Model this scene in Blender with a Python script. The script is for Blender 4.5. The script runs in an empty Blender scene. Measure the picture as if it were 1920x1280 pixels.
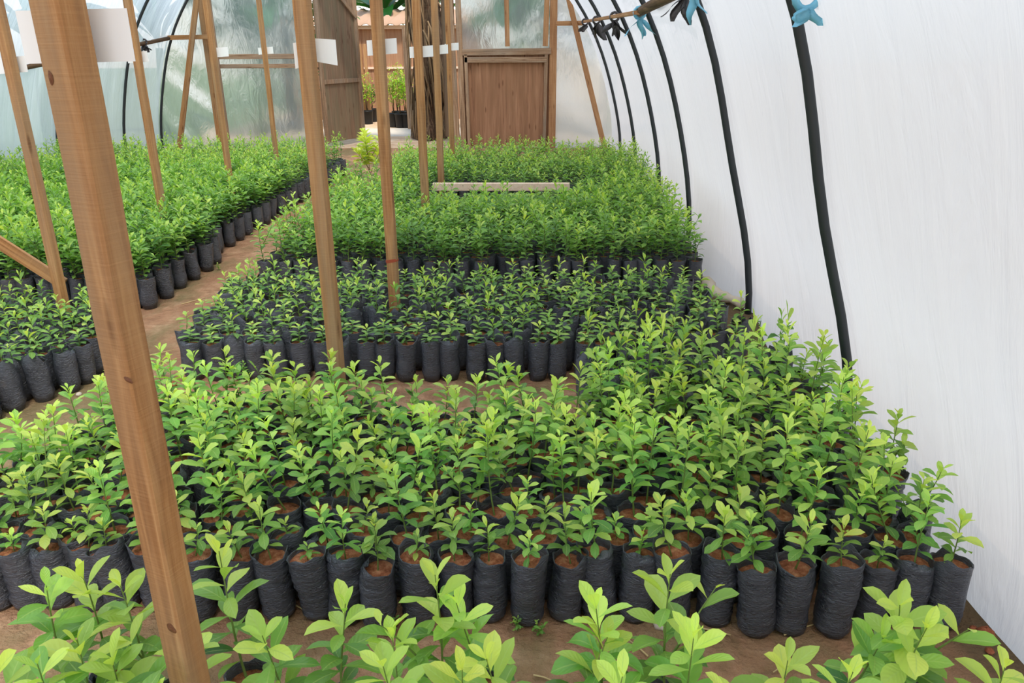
import bpy, math, random
import numpy as np
from mathutils import Vector, Matrix

C = bpy.context.scene.collection
S = bpy.context.scene
PI = math.pi
R = math.radians

# ------------------------------------------------------------------ camera
F = 1457.0
YAW, PITCH, ROLL = R(1.25), R(20.7), R(0.42)
EYE = np.array([0.0, 0.0, 1.6])
fwd = np.array([-math.sin(YAW)*math.cos(PITCH), math.cos(YAW)*math.cos(PITCH), -math.sin(PITCH)])
rt = np.array([math.cos(YAW), math.sin(YAW), 0.0])
upv = np.cross(rt, fwd)
rt2 = rt*math.cos(ROLL) - upv*math.sin(ROLL)
up2 = rt*math.sin(ROLL) + upv*math.cos(ROLL)

def ray(px, py):
    return fwd + rt2*(px-960)/F - up2*(py-640)/F
def at(px, py, Y):                      # point of the ray on the plane y = Y
    d = ray(px, py); return Vector(EYE + d*(Y/d[1]))
def ground(px, py, z=0.0):
    d = ray(px, py); return Vector(EYE + d*((z-1.6)/d[2]))
def proj(p):
    v = np.array(p) - EYE; w = v@fwd
    return (960+F*(v@rt2)/w, 640-F*(v@up2)/w, w)

cd = bpy.data.cameras.new('camera'); cam = bpy.data.objects.new('camera', cd); C.objects.link(cam)
cd.sensor_width = 36; cd.lens = 36*F/1920; cd.clip_start = .02; cd.clip_end = 300
cam.matrix_world = Matrix(((rt2[0], up2[0], -fwd[0], 0), (rt2[1], up2[1], -fwd[1], 0), (rt2[2], up2[2], -fwd[2], 1.6), (0, 0, 0, 1)))
S.camera = cam
S.view_settings.view_transform = 'Standard'; S.view_settings.look = 'None'
S.view_settings.gamma = 1; S.view_settings.use_curve_mapping = False
S.view_settings.exposure = 0.08

# ------------------------------------------------------------------ materials
def newmat(name):
    m = bpy.data.materials.new(name); m.use_nodes = True
    nt = m.node_tree; nt.nodes.clear()
    out = nt.nodes.new('ShaderNodeOutputMaterial')
    return m, nt, out
def N(nt, typ, **kw):
    n = nt.nodes.new(typ)
    for k, v in kw.items():
        if k.startswith('i_'):
            key = k[2:]
            n.inputs[int(key) if key.isdigit() else key.replace('_', ' ')].default_value = v
        else: setattr(n, k, v)
    return n
def L(nt, a, b): nt.links.new(a, b)
def col(c): return (c[0], c[1], c[2], 1)
def lin(r, g, b):
    f = lambda v: ((v/255+.055)/1.055)**2.4 if v > 10 else v/255/12.92
    return (f(r), f(g), f(b), 1)
def ramp(nt, fac, stops):
    r = N(nt, 'ShaderNodeValToRGB')
    e = r.color_ramp.elements
    while len(e) < len(stops): e.new(.5)
    for i, (p, c) in enumerate(stops): e[i].position = p; e[i].color = c
    L(nt, fac, r.inputs[0]); return r.outputs[0]
def coords(nt, scale=(1, 1, 1), kind='Object'):
    t = N(nt, 'ShaderNodeTexCoord'); m = N(nt, 'ShaderNodeMapping'); m.inputs['Scale'].default_value = scale
    L(nt, t.outputs[kind], m.inputs[0]); return m.outputs[0]
def noise(nt, vec, scale, detail=4, rough=.55, dist=0.0):
    n = N(nt, 'ShaderNodeTexNoise'); n.inputs['Scale'].default_value = scale; n.inputs['Detail'].default_value = detail
    n.inputs['Roughness'].default_value = rough; n.inputs['Distortion'].default_value = dist
    L(nt, vec, n.inputs['Vector']); return n.outputs[0]
def bump(nt, h, strength, dist=.01):
    b = N(nt, 'ShaderNodeBump'); b.inputs['Strength'].default_value = strength; b.inputs['Distance'].default_value = dist
    L(nt, h, b.inputs['Height']); return b.outputs[0]
def mixc(nt, fac, a, b, mode='MIX'):
    m = N(nt, 'ShaderNodeMix'); m.data_type = 'RGBA'; m.blend_type = mode
    for s, v in ((0, fac), (6, a), (7, b)):
        if hasattr(v, 'is_linked') or hasattr(v, 'links'): L(nt, v, m.inputs[s])
        else: m.inputs[s].default_value = v
    return m.outputs[2]
def math_(nt, op, a, b=None, c=None):
    m = N(nt, 'ShaderNodeMath'); m.operation = op
    for i, v in enumerate((a, b, c)):
        if v is None: continue
        if hasattr(v, 'links'): L(nt, v, m.inputs[i])
        else: m.inputs[i].default_value = v
    return m.outputs[0]
def principled(nt, out, base, rough=.6, spec=.4, nrm=None, **kw):
    p = N(nt, 'ShaderNodeBsdfPrincipled')
    if hasattr(base, 'links'): L(nt, base, p.inputs['Base Color'])
    else: p.inputs['Base Color'].default_value = base
    if hasattr(rough, 'links'): L(nt, rough, p.inputs['Roughness'])
    else: p.inputs['Roughness'].default_value = rough
    p.inputs['Specular IOR Level'].default_value = spec
    if nrm is not None: L(nt, nrm, p.inputs['Normal'])
    for k, v in kw.items(): p.inputs[k].default_value = v
    if out is not None: L(nt, p.outputs[0], out.inputs[0])
    return p

def leaf_mat(name, dark, mid, light, trans=.35, rough=.38, vein=True):
    m, nt, out = newmat(name)
    a = N(nt, 'ShaderNodeAttribute', attribute_name='lc')
    sep = N(nt, 'ShaderNodeSeparateColor'); L(nt, a.outputs['Color'], sep.inputs[0])
    c = ramp(nt, sep.outputs[0], [(0, dark), (.5, mid), (1, light)])
    o = N(nt, 'ShaderNodeObjectInfo')
    hs = N(nt, 'ShaderNodeHueSaturation'); L(nt, c, hs.inputs['Color'])
    L(nt, math_(nt, 'MULTIPLY_ADD', o.outputs['Random'], .03, .485), hs.inputs['Hue'])
    L(nt, math_(nt, 'MULTIPLY_ADD', o.outputs['Random'], .25, .88), hs.inputs['Value'])
    c = hs.outputs[0]
    nrm = None
    if vein:
        v = math_(nt, 'ABSOLUTE', math_(nt, 'SUBTRACT', sep.outputs[2], .5))
        mid_ = math_(nt, 'LESS_THAN', v, .035)
        c = mixc(nt, math_(nt, 'MULTIPLY', mid_, .5), c, lin(190, 215, 120))
        w = math_(nt, 'SINE', math_(nt, 'MULTIPLY', math_(nt, 'SUBTRACT', sep.outputs[1], math_(nt, 'MULTIPLY', v, .5)), 46))
        nrm = bump(nt, w, .25, .0012)
    p = principled(nt, None, c, rough, .45, nrm)
    t = N(nt, 'ShaderNodeBsdfTranslucent')
    L(nt, mixc(nt, 1.0, c, (1.25, 1.3, .6, 1), 'MULTIPLY'), t.inputs[0])
    mx = N(nt, 'ShaderNodeMixShader'); mx.inputs[0].default_value = trans
    L(nt, p.outputs[0], mx.inputs[1]); L(nt, t.outputs[0], mx.inputs[2]); L(nt, mx.outputs[0], out.inputs[0])
    return m
M = {}
M['leaf'] = leaf_mat('citrus_leaf', lin(76, 126, 60), lin(146, 192, 88), lin(224, 240, 116), trans=.4)
M['leaf_dark'] = leaf_mat('evergreen_leaf', lin(18, 62, 22), lin(38, 100, 34), lin(90, 150, 50), vein=False)
M['leaf_gold'] = leaf_mat('golden_leaf', lin(70, 120, 30), lin(150, 190, 50), lin(225, 225, 90), vein=False)

def simple(name, base, rough=.6, spec=.4, nscale=30, var=.15, bstr=.3, bdist=.004):
    m, nt, out = newmat(name)
    n = noise(nt, coords(nt), nscale)
    c = mixc(nt, n, tuple(v*(1-var) for v in base[:3])+(1,), tuple(min(1, v*(1+var)) for v in base[:3])+(1,))
    principled(nt, out, c, rough, spec, bump(nt, n, bstr, bdist)); return m
M['stem'] = simple('green_stem', lin(110, 130, 62), .6)
M['stem_brown'] = simple('brown_stem', lin(120, 98, 70), .8)

def bag_mat():
    m, nt, out = newmat('black_polythene')
    v = coords(nt, (1, 1, 3.2)); o = N(nt, 'ShaderNodeObjectInfo')
    off = N(nt, 'ShaderNodeVectorMath', operation='ADD'); L(nt, v, off.inputs[0])
    cmb = N(nt, 'ShaderNodeCombineXYZ'); L(nt, math_(nt, 'MULTIPLY', o.outputs['Random'], 37.0), cmb.inputs[2]); L(nt, cmb.outputs[0], off.inputs[1])
    n1 = noise(nt, off.outputs[0], 34, 4, .65, 1.6); n2 = noise(nt, coords(nt, (1, 1, 1)), 14, 4)
    c = ramp(nt, n2, [(.3, lin(46, 47, 53)), (.62, lin(68, 70, 78)), (.85, lin(104, 94, 86))])
    r = ramp(nt, n2, [(.3, (.24,)*3+(1,)), (.7, (.42,)*3+(1,))])
    principled(nt, out, c, r, 1.0, bump(nt, n1, 1.0, .009)); return m
M['bag'] = bag_mat()
def soil_mat(name, a, b, c_, scale, bs, bd):
    m, nt, out = newmat(name)
    v = coords(nt); n1 = noise(nt, v, scale, 6, .65); n2 = noise(nt, v, scale*4, 3)
    c = ramp(nt, n1, [(.3, a), (.5, b), (.72, c_)])
    h = math_(nt, 'ADD', n1, math_(nt, 'MULTIPLY', n2, .4))
    principled(nt, out, c, .95, .1, bump(nt, h, bs, bd)); return m
M['soil'] = soil_mat('red_soil', lin(120, 68, 46), lin(172, 106, 74), lin(208, 150, 110), 45, .9, .008)
M['clod'] = soil_mat('clay', lin(120, 66, 44), lin(158, 92, 64), lin(180, 120, 88), 20, .9, .01)

def floor_mat():
    m, nt, out = newmat('trodden_earth')
    v = coords(nt); n1 = noise(nt, v, 1.3, 7, .62); n2 = noise(nt, v, 9, 6, .65); n3 = noise(nt, v, 60, 4)
    n4 = noise(nt, coords(nt, (1, .5, 1)), 1.1, 5, .7)
    c = ramp(nt, n2, [(.28, lin(132, 98, 72)), (.5, lin(184, 140, 106)), (.72, lin(216, 176, 138))])
    c = mixc(nt, ramp(nt, n1, [(.42, (0, 0, 0, 1)), (.62, (.8, .8, .8, 1))]), c, lin(158, 114, 84))
    moss = math_(nt, 'MULTIPLY', ramp(nt, n4, [(.47, (0, 0, 0, 1)), (.58, (1, 1, 1, 1))]), .7)
    c = mixc(nt, moss, c, lin(116, 112, 74))
    px_ = N(nt, 'ShaderNodeSeparateXYZ'); L(nt, v, px_.inputs[0])
    edge = math_(nt, 'ADD', px_.outputs[0], math_(nt, 'MULTIPLY', n2, .3))
    c = mixc(nt, ramp(nt, math_(nt, 'MULTIPLY', edge, .5), [(.63, (0, 0, 0, 1)), (.71, (.85, .85, .85, 1))]), c, lin(84, 74, 52))
    c = mixc(nt, math_(nt, 'MULTIPLY', n3, .25), c, lin(120, 84, 60))
    h = math_(nt, 'ADD', math_(nt, 'MULTIPLY', n2, 1.0), math_(nt, 'MULTIPLY', n3, .35))
    principled(nt, out, c, .92, .15, bump(nt, h, 1.0, .03)); return m
M['floor'] = floor_mat()

def wood_mat(name, base, dark, pale, saw=True, grain_axis=2, scale=1.0, grey=None):
    m, nt, out = newmat(name)
    s = [34*scale]*3; s[grain_axis] = 1.6*scale
    o = N(nt, 'ShaderNodeObjectInfo')
    t = N(nt, 'ShaderNodeTexCoord'); ad = N(nt, 'ShaderNodeVectorMath', operation='ADD'); L(nt, t.outputs['Object'], ad.inputs[0])
    sc = N(nt, 'ShaderNodeVectorMath', operation='SCALE'); sc.inputs[0].default_value = (3.1, 5.3, 7.7); L(nt, o.outputs['Random'], sc.inputs['Scale']); L(nt, sc.outputs[0], ad.inputs[1])
    def mp(scl):
        q = N(nt, 'ShaderNodeMapping'); q.inputs['Scale'].default_value = scl; L(nt, ad.outputs[0], q.inputs[0]); return q.outputs[0]
    g = noise(nt, mp(s), 1.4, 6, .6, .6)
    s2 = [9]*3; s2[grain_axis] = .9
    g2 = noise(nt, mp(s2), 1, 4)
    c = ramp(nt, g, [(.3, dark), (.5, base), (.72, pale)])
    c = mixc(nt, ramp(nt, g2, [(.42, (0, 0, 0, 1)), (.66, (.75,)*3+(1,))]), c, grey or dark)
    # knots
    ks = [13]*3; ks[grain_axis] = 2.6
    vo = N(nt, 'ShaderNodeTexVoronoi'); vo.inputs['Scale'].default_value = 1; L(nt, mp(ks), vo.inputs['Vector'])
    k = ramp(nt, vo.outputs['Distance'], [(.08, (1, 1, 1, 1)), (.17, (0, 0, 0, 1))])
    c = mixc(nt, math_(nt, 'MULTIPLY', k, .6), c, lin(84, 46, 26))
    h = g
    if saw:
        w = [6]*3; w[grain_axis] = 240
        sw = noise(nt, mp(w), 1, 2, .5)
        h = math_(nt, 'ADD', g, math_(nt, 'MULTIPLY', sw, .6))
        c = mixc(nt, math_(nt, 'MULTIPLY', ramp(nt, sw, [(.45, (0, 0, 0, 1)), (.65, (1, 1, 1, 1))]), .14), c, pale)
    principled(nt, out, c, .8, .2, bump(nt, h, .45, .003)); return m
M['timber'] = wood_mat('rough_sawn_timber', lin(172, 122, 76), lin(136, 92, 56), lin(198, 152, 102), grey=lin(154, 128, 98))
M['timber_x'] = wood_mat('sawn_batten', lin(156, 118, 84), lin(120, 86, 60), lin(190, 156, 122), grain_axis=0)
M['timber_old'] = wood_mat('weathered_timber', lin(156, 122, 92), lin(112, 86, 66), lin(190, 162, 132), grey=lin(146, 130, 112))
M['timber_pale'] = wood_mat('pale_planed_timber', lin(244, 210, 184), lin(226, 186, 158), lin(250, 228, 206), saw=False, grain_axis=0, grey=lin(238, 206, 182))
M['timber_new'] = wood_mat('fresh_timber', lin(182, 134, 92), lin(152, 106, 72), lin(204, 160, 116))
M['pole'] = wood_mat('barked_pole', lin(112, 84, 58), lin(70, 52, 38), lin(156, 124, 92), grain_axis=1)
M['ply'] = wood_mat('brown_plywood', lin(170, 124, 92), lin(140, 100, 74), lin(192, 146, 112), saw=False, scale=.6, grey=lin(150, 110, 80))
M['ply_dark'] = wood_mat('weathered_plywood', lin(140, 112, 88), lin(112, 86, 68), lin(162, 134, 108), saw=False, scale=.6, grey=lin(130, 118, 92))
M['shed'] = wood_mat('shed_board', lin(170, 124, 94), lin(146, 102, 76), lin(190, 146, 112), saw=False, scale=.5, grey=lin(160, 122, 94))
M['bark'] = wood_mat('fibrous_bark', lin(84, 64, 48), lin(34, 25, 18), lin(150, 126, 100), scale=.8, grey=lin(50, 38, 28))
M['fibre'] = simple('dry_leaf_fibre', lin(140, 116, 88), .9, .1)
M['pipe'] = simple('black_hose_pipe', lin(38, 42, 44), .5, .5, 12, .2, .05)
M['paper'] = simple('white_card', lin(248, 248, 245), .7, .2, 8, .02, .05)
M['blue'] = simple('blue_plastic_strip', lin(120, 190, 216), .4, .5)
M['blackstrip'] = simple('black_plastic_strip', lin(62, 58, 60), .4, .6, 60, .3, .8)
M['straw'] = simple('dry_straw', lin(206, 180, 126), .8)
M['stone'] = simple('pale_concrete', lin(206, 190, 170), .9, .2, 14, .12)
M['yard'] = soil_mat('sunlit_yard', lin(186, 150, 118), lin(206, 176, 144), lin(220, 196, 168), 6, .6, .02)
M['pot'] = simple('black_pot', lin(30, 32, 36), .5)
M['tile'] = simple('clay_debris', lin(176, 140, 112), .8)

def film_mat(name, clear, tint, gl=.08, wr=1.0, streak=(3, 3, .5), blur=0):
    m, nt, out = newmat(name)
    v = coords(nt, streak)
    n1 = noise(nt, v, 2.2, 5, .6, .8); n2 = noise(nt, coords(nt), 1.1, 3)
    nb = bump(nt, math_(nt, 'ADD', n1, math_(nt, 'MULTIPLY', n2, .8)), .35*wr, .05)
    tr = N(nt, 'ShaderNodeBsdfTranslucent'); tr.inputs[0].default_value = tint; L(nt, nb, tr.inputs[1])
    df = N(nt, 'ShaderNodeBsdfDiffuse'); df.inputs[0].default_value = tint; L(nt, nb, df.inputs[2])
    gs = N(nt, 'ShaderNodeBsdfGlossy'); gs.inputs['Roughness'].default_value = .3; L(nt, nb, gs.inputs['Normal'])
    tp = N(nt, 'ShaderNodeBsdfTransparent')
    a = N(nt, 'ShaderNodeMixShader'); a.inputs[0].default_value = .3; L(nt, tr.outputs[0], a.inputs[1]); L(nt, df.outputs[0], a.inputs[2])
    b = N(nt, 'ShaderNodeMixShader')
    fac = ramp(nt, n1, [(.3, (min(1, clear*1.25),)*3+(1,)), (.7, (clear*.75,)*3+(1,))])
    L(nt, fac, b.inputs[0]); L(nt, a.outputs[0], b.inputs[1]); L(nt, tp.outputs[0], b.inputs[2])
    if blur:
        rf = N(nt, 'ShaderNodeBsdfRefraction'); rf.inputs['Roughness'].default_value = .32; rf.inputs['IOR'].default_value = 1.25; L(nt, nb, rf.inputs['Normal']); rf.inputs[0].default_value = (.9, .97, .97, 1)
        bb = N(nt, 'ShaderNodeMixShader'); bb.inputs[0].default_value = blur; L(nt, b.outputs[0], bb.inputs[1]); L(nt, rf.outputs[0], bb.inputs[2]); b = bb
    c = N(nt, 'ShaderNodeMixShader'); c.inputs[0].default_value = gl; L(nt, b.outputs[0], c.inputs[1]); L(nt, gs.outputs[0], c.inputs[2])
    L(nt, c.outputs[0], out.inputs[0]); return m
M['film'] = film_mat('milky_polythene_film', .05, (.51, .52, .525, 1), .04, .9, (.6, 2.5, .6))
M['film_roof'] = film_mat('roof_polythene_film', .38, (.88, .90, .90, 1), .05, .6)
M['film_left'] = film_mat('creased_polythene_film', .22, (.76, .82, .84, 1), .08, 2.2, (.5, 3.2, .5))
M['film_corner'] = film_mat('corner_polythene_film', .07, (.74, .76, .75, 1), .05, 1.2, (2, 1, .8), blur=.15)
M['film_end'] = film_mat('clear_polythene_film', .10, (.36, .43, .43, 1), .07, 1.6, (3.5, 1, 1.2), blur=.5)

# ------------------------------------------------------------------ mesh helpers
def mk(name, V, Fc, mats, parent=None, attr=None, smooth=True, fm=None, loc=None, rot=None):
    me = bpy.data.meshes.new(name); me.from_pydata([tuple(v) for v in V], [], Fc)
    for m in (mats if isinstance(mats, list) else [mats]): me.materials.append(m)
    if smooth: me.polygons.foreach_set('use_smooth', [True]*len(me.polygons))
    if fm is not None: me.polygons.foreach_set('material_index', fm)
    if attr is not None:
        at_ = me.attributes.new('lc', 'FLOAT_COLOR', 'POINT')
        at_.data.foreach_set('color', np.array(attr, dtype=np.float32).ravel())
    me.update()
    o = bpy.data.objects.new(name, me); C.objects.link(o)
    if parent: o.parent = parent
    if loc is not None: o.location = loc
    if rot is not None: o.rotation_euler = rot
    return o
def empty(name, label=None, cat=None, loc=(0, 0, 0), rz=0, group=None):
    o = bpy.data.objects.new(name, None); C.objects.link(o); o.empty_display_size = .05
    o.location = loc; o.rotation_euler = (0, 0, rz)
    if label: tag(o, label, cat, group)
    return o
def tag(o, label, cat, group=None):
    o['label'] = label; o['category'] = cat
    if group: o['group'] = group
    return o
def struct(o): o['kind'] = 'structure'; return o

def box_vf(c, s, V, Fc, rz=0, bev=0.0):
    """box with small chamfer on all vertical edges"""
    i = len(V); x, y, z = (k/2 for k in s); b = bev
    if b <= 0: prof = [(-x, -y), (x, -y), (x, y), (-x, y)]
    else: prof = [(-x+b, -y), (x-b, -y), (x, -y+b), (x, y-b), (x-b, y), (-x+b, y), (-x, y-b), (-x, -y+b)]
    n = len(prof); ca, sa = math.cos(rz), math.sin(rz)
    for zz in (-z, z):
        for (px, py) in prof: V.append((c[0]+px*ca-py*sa, c[1]+px*sa+py*ca, c[2]+zz))
    Fc.append([i+k for k in range(n)][::-1]); Fc.append([i+n+k for k in range(n)])
    for k in range(n): Fc.append([i+k, i+(k+1) % n, i+n+(k+1) % n, i+n+k])

def beam_vf(p, q, w, t, V, Fc, up=(0, 1, 0), seg=1, jit=0, rnd=None):
    """rectangular bar from p to q; w across, t along 'up'"""
    p, q = Vector(p), Vector(q); d = (q-p).normalized(); u = Vector(up); s = d.cross(u).normalized(); u = s.cross(d).normalized()
    i0 = len(V); b = min(w, t)*.08
    prof = [(-w/2+b, -t/2), (w/2-b, -t/2), (w/2, -t/2+b), (w/2, t/2-b), (w/2-b, t/2), (-w/2+b, t/2), (-w/2, t/2-b), (-w/2, -t/2+b)]
    for k in range(seg+1):
        c = p.lerp(q, k/seg)
        if jit and 0 < k < seg: c = c + s*rnd.uniform(-jit, jit) + u*rnd.uniform(-jit, jit)
        for a, e in prof: V.append(tuple(c+s*a+u*e))
    n = 8
    for k in range(seg):
        for j in range(n):
            Fc.append([i0+k*n+j, i0+k*n+(j+1) % n, i0+(k+1)*n+(j+1) % n, i0+(k+1)*n+j])
    Fc.append([i0+j for j in range(n)][::-1]); Fc.append([i0+seg*n+j for j in range(n)])

def tube_vf(pts, rad, V, Fc, n=8, cap=True):
    i0 = len(V); m = len(pts); P = [Vector(p) for p in pts]
    ref = Vector((0, 0, 1)) if abs((P[-1]-P[0]).normalized().z) < .9 else Vector((1, 0, 0))
    for k in range(m):
        d = (P[min(k+1, m-1)]-P[max(k-1, 0)]).normalized(); a = d.cross(ref).normalized(); b = a.cross(d)
        r = rad[k] if isinstance(rad, (list, tuple)) else rad
        for j in range(n):
            t = 2*PI*j/n; V.append(tuple(P[k]+a*(r*math.cos(t))+b*(r*math.sin(t))))
    for k in range(m-1):
        for j in range(n): Fc.append([i0+k*n+j, i0+(k+1)*n+j, i0+(k+1)*n+(j+1) % n, i0+k*n+(j+1) % n])
    if cap: Fc.append([i0+j for j in range(n)]); Fc.append([i0+(m-1)*n+j for j in range(n)][::-1])

def beam(name, p, q, w, t, mat, parent=None, up=(0, 1, 0), seg=1, jit=0, rnd=None):
    """bar as an object whose local z runs along the bar, so grain follows it"""
    p, q = Vector(p), Vector(q); Ln = (q-p).length; d = (q-p)/Ln
    u = Vector(up); s = d.cross(u).normalized(); u2 = s.cross(d).normalized()
    V, Fc = [], []
    beam_vf((0, 0, 0), (0, 0, Ln), w, t, V, Fc, up=(0, 1, 0), seg=seg, jit=jit, rnd=rnd)
    o = mk(name, V, Fc, mat, smooth=False)
    # local: d=z, up=y, s = z x y = -x
    Mx = Matrix(((-s[0], u2[0], d[0], p[0]), (-s[1], u2[1], d[1], p[1]), (-s[2], u2[2], d[2], p[2]), (0, 0, 0, 1)))
    if parent is None: o.matrix_world = Mx
    else: o.parent = parent; o.matrix_local = Matrix.Translation(-Vector(parent.location)) @ Mx
    return o

# ------------------------------------------------------------------ plants
def leaf_vf(V, Fc, A, P, phi, el, bend, ln, wd, tone, nu=6, ns=1, twist=0, fold=.35, rnd=random):
    i0 = len(V); x, y, z = P
    ch, sh = math.cos(phi), math.sin(phi)
    ct, st = math.cos(twist), math.sin(twist)
    cols = [-1, 0, 1] if ns == 1 else [-1, -.55, 0, .55, 1]
    nc = len(cols); du = ln/nu
    wave = rnd.uniform(-.12, .12)
    for k in range(nu+1):
        u = k/nu; e = el - bend*u
        N_ = (-math.sin(e)*ch, -math.sin(e)*sh, math.cos(e)); S_ = (-sh, ch, 0)
        T1 = tuple(S_[j]*ct + N_[j]*st for j in range(3)); T2 = tuple(N_[j]*ct - S_[j]*st for j in range(3))
        uu = max(0, (u-.07)/.93); w = 0 if u >= 1 else wd/2*math.sin(PI*uu**1.28)**.68
        w = max(w, .0009 if u < .5 else .0003)
        for c in cols:
            a = c*w*math.cos(fold); b = abs(c)**1.4*w*math.sin(fold) + wave*w*math.sin(u*9)*c
            V.append((x+T1[0]*a+T2[0]*b, y+T1[1]*a+T2[1]*b, z+T1[2]*a+T2[2]*b)); A.append((tone, u, (c+1)/2, 1))
        x += math.cos(e)*ch*du; y += math.cos(e)*sh*du; z += math.sin(e)*du
    for k in range(nu):
        for c in range(nc-1): Fc.append([i0+k*nc+c, i0+k*nc+c+1, i0+(k+1)*nc+c+1, i0+(k+1)*nc+c])

def plant(seed, H, n, ll, hi=1, bushy=0, fresh=.35, lowest=.12, ww=.45):
    """returns stem (V,F) and leaves (V,F,A); local origin at the soil"""
    r = random.Random(seed); sv, sf, lv, lf, la = [], [], [], [], []
    shoots = [(0, 0, 0, H, r.uniform(-.12, .12), r.uniform(-.12, .12), n)]
    for b in range(bushy):
        a = r.uniform(0, 2*PI); f = r.uniform(.15, .5)
        shoots.append((0, 0, H*f, H*r.uniform(.3, .6)*(1-f*.3), math.cos(a)*.7, math.sin(a)*.7, max(4, n//3)))
    for (x0, y0, z0, h, tx, ty, m) in shoots:
        k = 5; wob = r.uniform(0, 6)
        def pos(t): return (x0+tx*h*t+.02*h*math.sin(4*t+wob), y0+ty*h*t+.02*h*math.cos(3*t+wob), z0+h*t)
        tube_vf([pos(j/k) for j in range(k+1)], [.0032*(1-.7*j/k)*(H/.25)**.4 for j in range(k+1)], sv, sf, 5 if hi else 3, cap=False)
        ph = r.uniform(0, 6.28)
        for i in range(m):
            t = lowest + (1-lowest)*(i+r.uniform(-.3, .3))/max(1, m-1); t = min(1, max(.05, t))
            ph += 2.399+r.uniform(-.35, .35)
            top = max(0, (t-.62)/.38)
            sz = ll*(.55+.6*math.sin(PI*min(1, .12+t*.72)))*r.uniform(.78, 1.15)*(1-.45*top**4)
            el = R(r.uniform(2, 38))+top*R(38)
            tone = min(1, max(0, r.gauss(.32, .14)+fresh*max(0, (t-.35)/.65)**1.3+(r.random() < .04)*.3))
            leaf_vf(lv, lf, la, pos(t), ph, el, R(r.uniform(15, 62))*(1-.5*top), sz, sz*ww*r.uniform(.85, 1.12), tone,
                    nu=(7 if hi == 2 else 5 if hi else 3), ns=(2 if hi == 2 else 1), twist=r.uniform(-.35, .35), fold=r.uniform(.15, .55), rnd=r)
    return (sv, sf), (lv, lf, la)

def bag_geo(seed, H=.215, Rr=.053, seg=22, rings=18, collar=.02, crumple=.35, hi=True):
    r = random.Random(seed); V, Fc = [], []
    ph = [r.uniform(0, 6.28) for _ in range(14)]
    lx, ly = r.uniform(-.07, .07)*H, r.uniform(-.07, .07)*H
    fa = r.uniform(0, 6.28); fc = r.random() < crumple
    dent = [(r.uniform(0, 6.28), r.uniform(.02, H), r.uniform(.0015, .005)) for _ in range(7)]
    def rad(t, z):
        u = z/H
        b = Rr*(1+.035*math.sin(2*t+ph[0])+.03*math.sin(u*5+ph[1])+.02*math.sin(3*t+ph[2]+3*u))
        if z < .03: b *= .80+.2*math.sqrt(max(0, z/.03))*(1+.1*math.cos(2*(t-ph[3])))
        if hi:
            b += .0014*math.sin(z*330+ph[4]+1.6*math.sin(t+ph[5])+1.1*math.sin(3*t+ph[6]))
            b += .0014*math.sin(z*210+ph[7]+2.2*math.sin(2*t+ph[8]))
            for (ta, za, dp) in dent:
                dt = math.atan2(math.sin(t-ta), math.cos(t-ta)); b -= 1.5*dp*math.exp(-(dt/.5)**2-((z-za)/.015)**2)
        return b
    cen = lambda z: (lx*(z/H)**1.2+.002*math.sin(z*30), ly*(z/H)**1.2)
    i0 = len(V); V.append((0, 0, 0.0))
    zs = [0.0]+[H*(k/rings)**.95 for k in range(1, rings+1)]
    for z in zs:
        cx, cy = cen(z)
        for j in range(seg):
            t = 2*PI*j/seg; b = rad(t, z); V.append((cx+b*math.cos(t), cy+b*math.sin(t), z))
    for j in range(seg): Fc.append([0, 1+(j+1) % seg, 1+j])
    nr = len(zs)
    # collar above the soil: irregular rim, then back down inside
    cx, cy = cen(H)
    def rim(f, inner):
        for j in range(seg):
            t = 2*PI*j/seg
            hgt = collar*(.45+.35*math.sin(t+ph[9])+.25*math.sin(2*t+ph[10])+.2*math.sin(5*t+ph[11]))
            hgt = max(.001, hgt)
            sq = 1
            if fc:
                dt = math.atan2(math.sin(t-fa), math.cos(t-fa)); sq = 1-.42*math.exp(-(dt/.8)**2)*f
            b = rad(t, H)*(1+.05*f*math.sin(4*t+ph[12])+.03*f*math.sin(7*t+ph[13]))*sq - inner
            V.append((cx+b*math.cos(t), cy+b*math.sin(t), H+hgt*f-(0 if not fc else (1-sq)*.02)))
    rings2 = [(.5, 0), (1, 0), (1, .0022), (.3, .003)] if hi else [(1, 0), (1, .003)]
    for f, inn in rings2: rim(f, inn)
    for j in range(seg):
        t = 2*PI*j/seg; b = rad(t, H)*.97-.003; V.append((cx+b*math.cos(t), cy+b*math.sin(t), H-.022))
    tot = nr+len(rings2)+1
    for k in range(tot-1):
        for j in range(seg):
            a, b_ = 1+k*seg+j, 1+k*seg+(j+1) % seg; Fc.append([a, b_, b_+seg, a+seg])
    # soil
    sv, sf = [(cx, cy, H-.012)], []
    rn = 4 if hi else 2
    for k in range(1, rn+1):
        for j in range(seg):
            t = 2*PI*j/seg; b = (rad(t, H)*.985-.003)*k/rn
            sv.append((cx+b*math.cos(t), cy+b*math.sin(t), H-.014+(r.uniform(-.003, .004) if hi and k < rn else 0)))
    for j in range(seg): sf.append([0, 1+j, 1+(j+1) % seg])
    for k in range(rn-1):
        for j in range(seg):
            a, b_ = 1+k*seg+j, 1+k*seg+(j+1) % seg; sf.append([a, a+seg, b_+seg, b_])
    return (V, Fc), (sv, sf), (cx, cy)

# ------------------------------------------------------------------ tunnel geometry
CX, RAD = -2.44, 3.87
ARCH = [-3.1, -1.2, .95, 3.12, 4.75, 6.75, 8.45, 10.5, 12.3, 13.6]
END = 13.62
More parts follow.
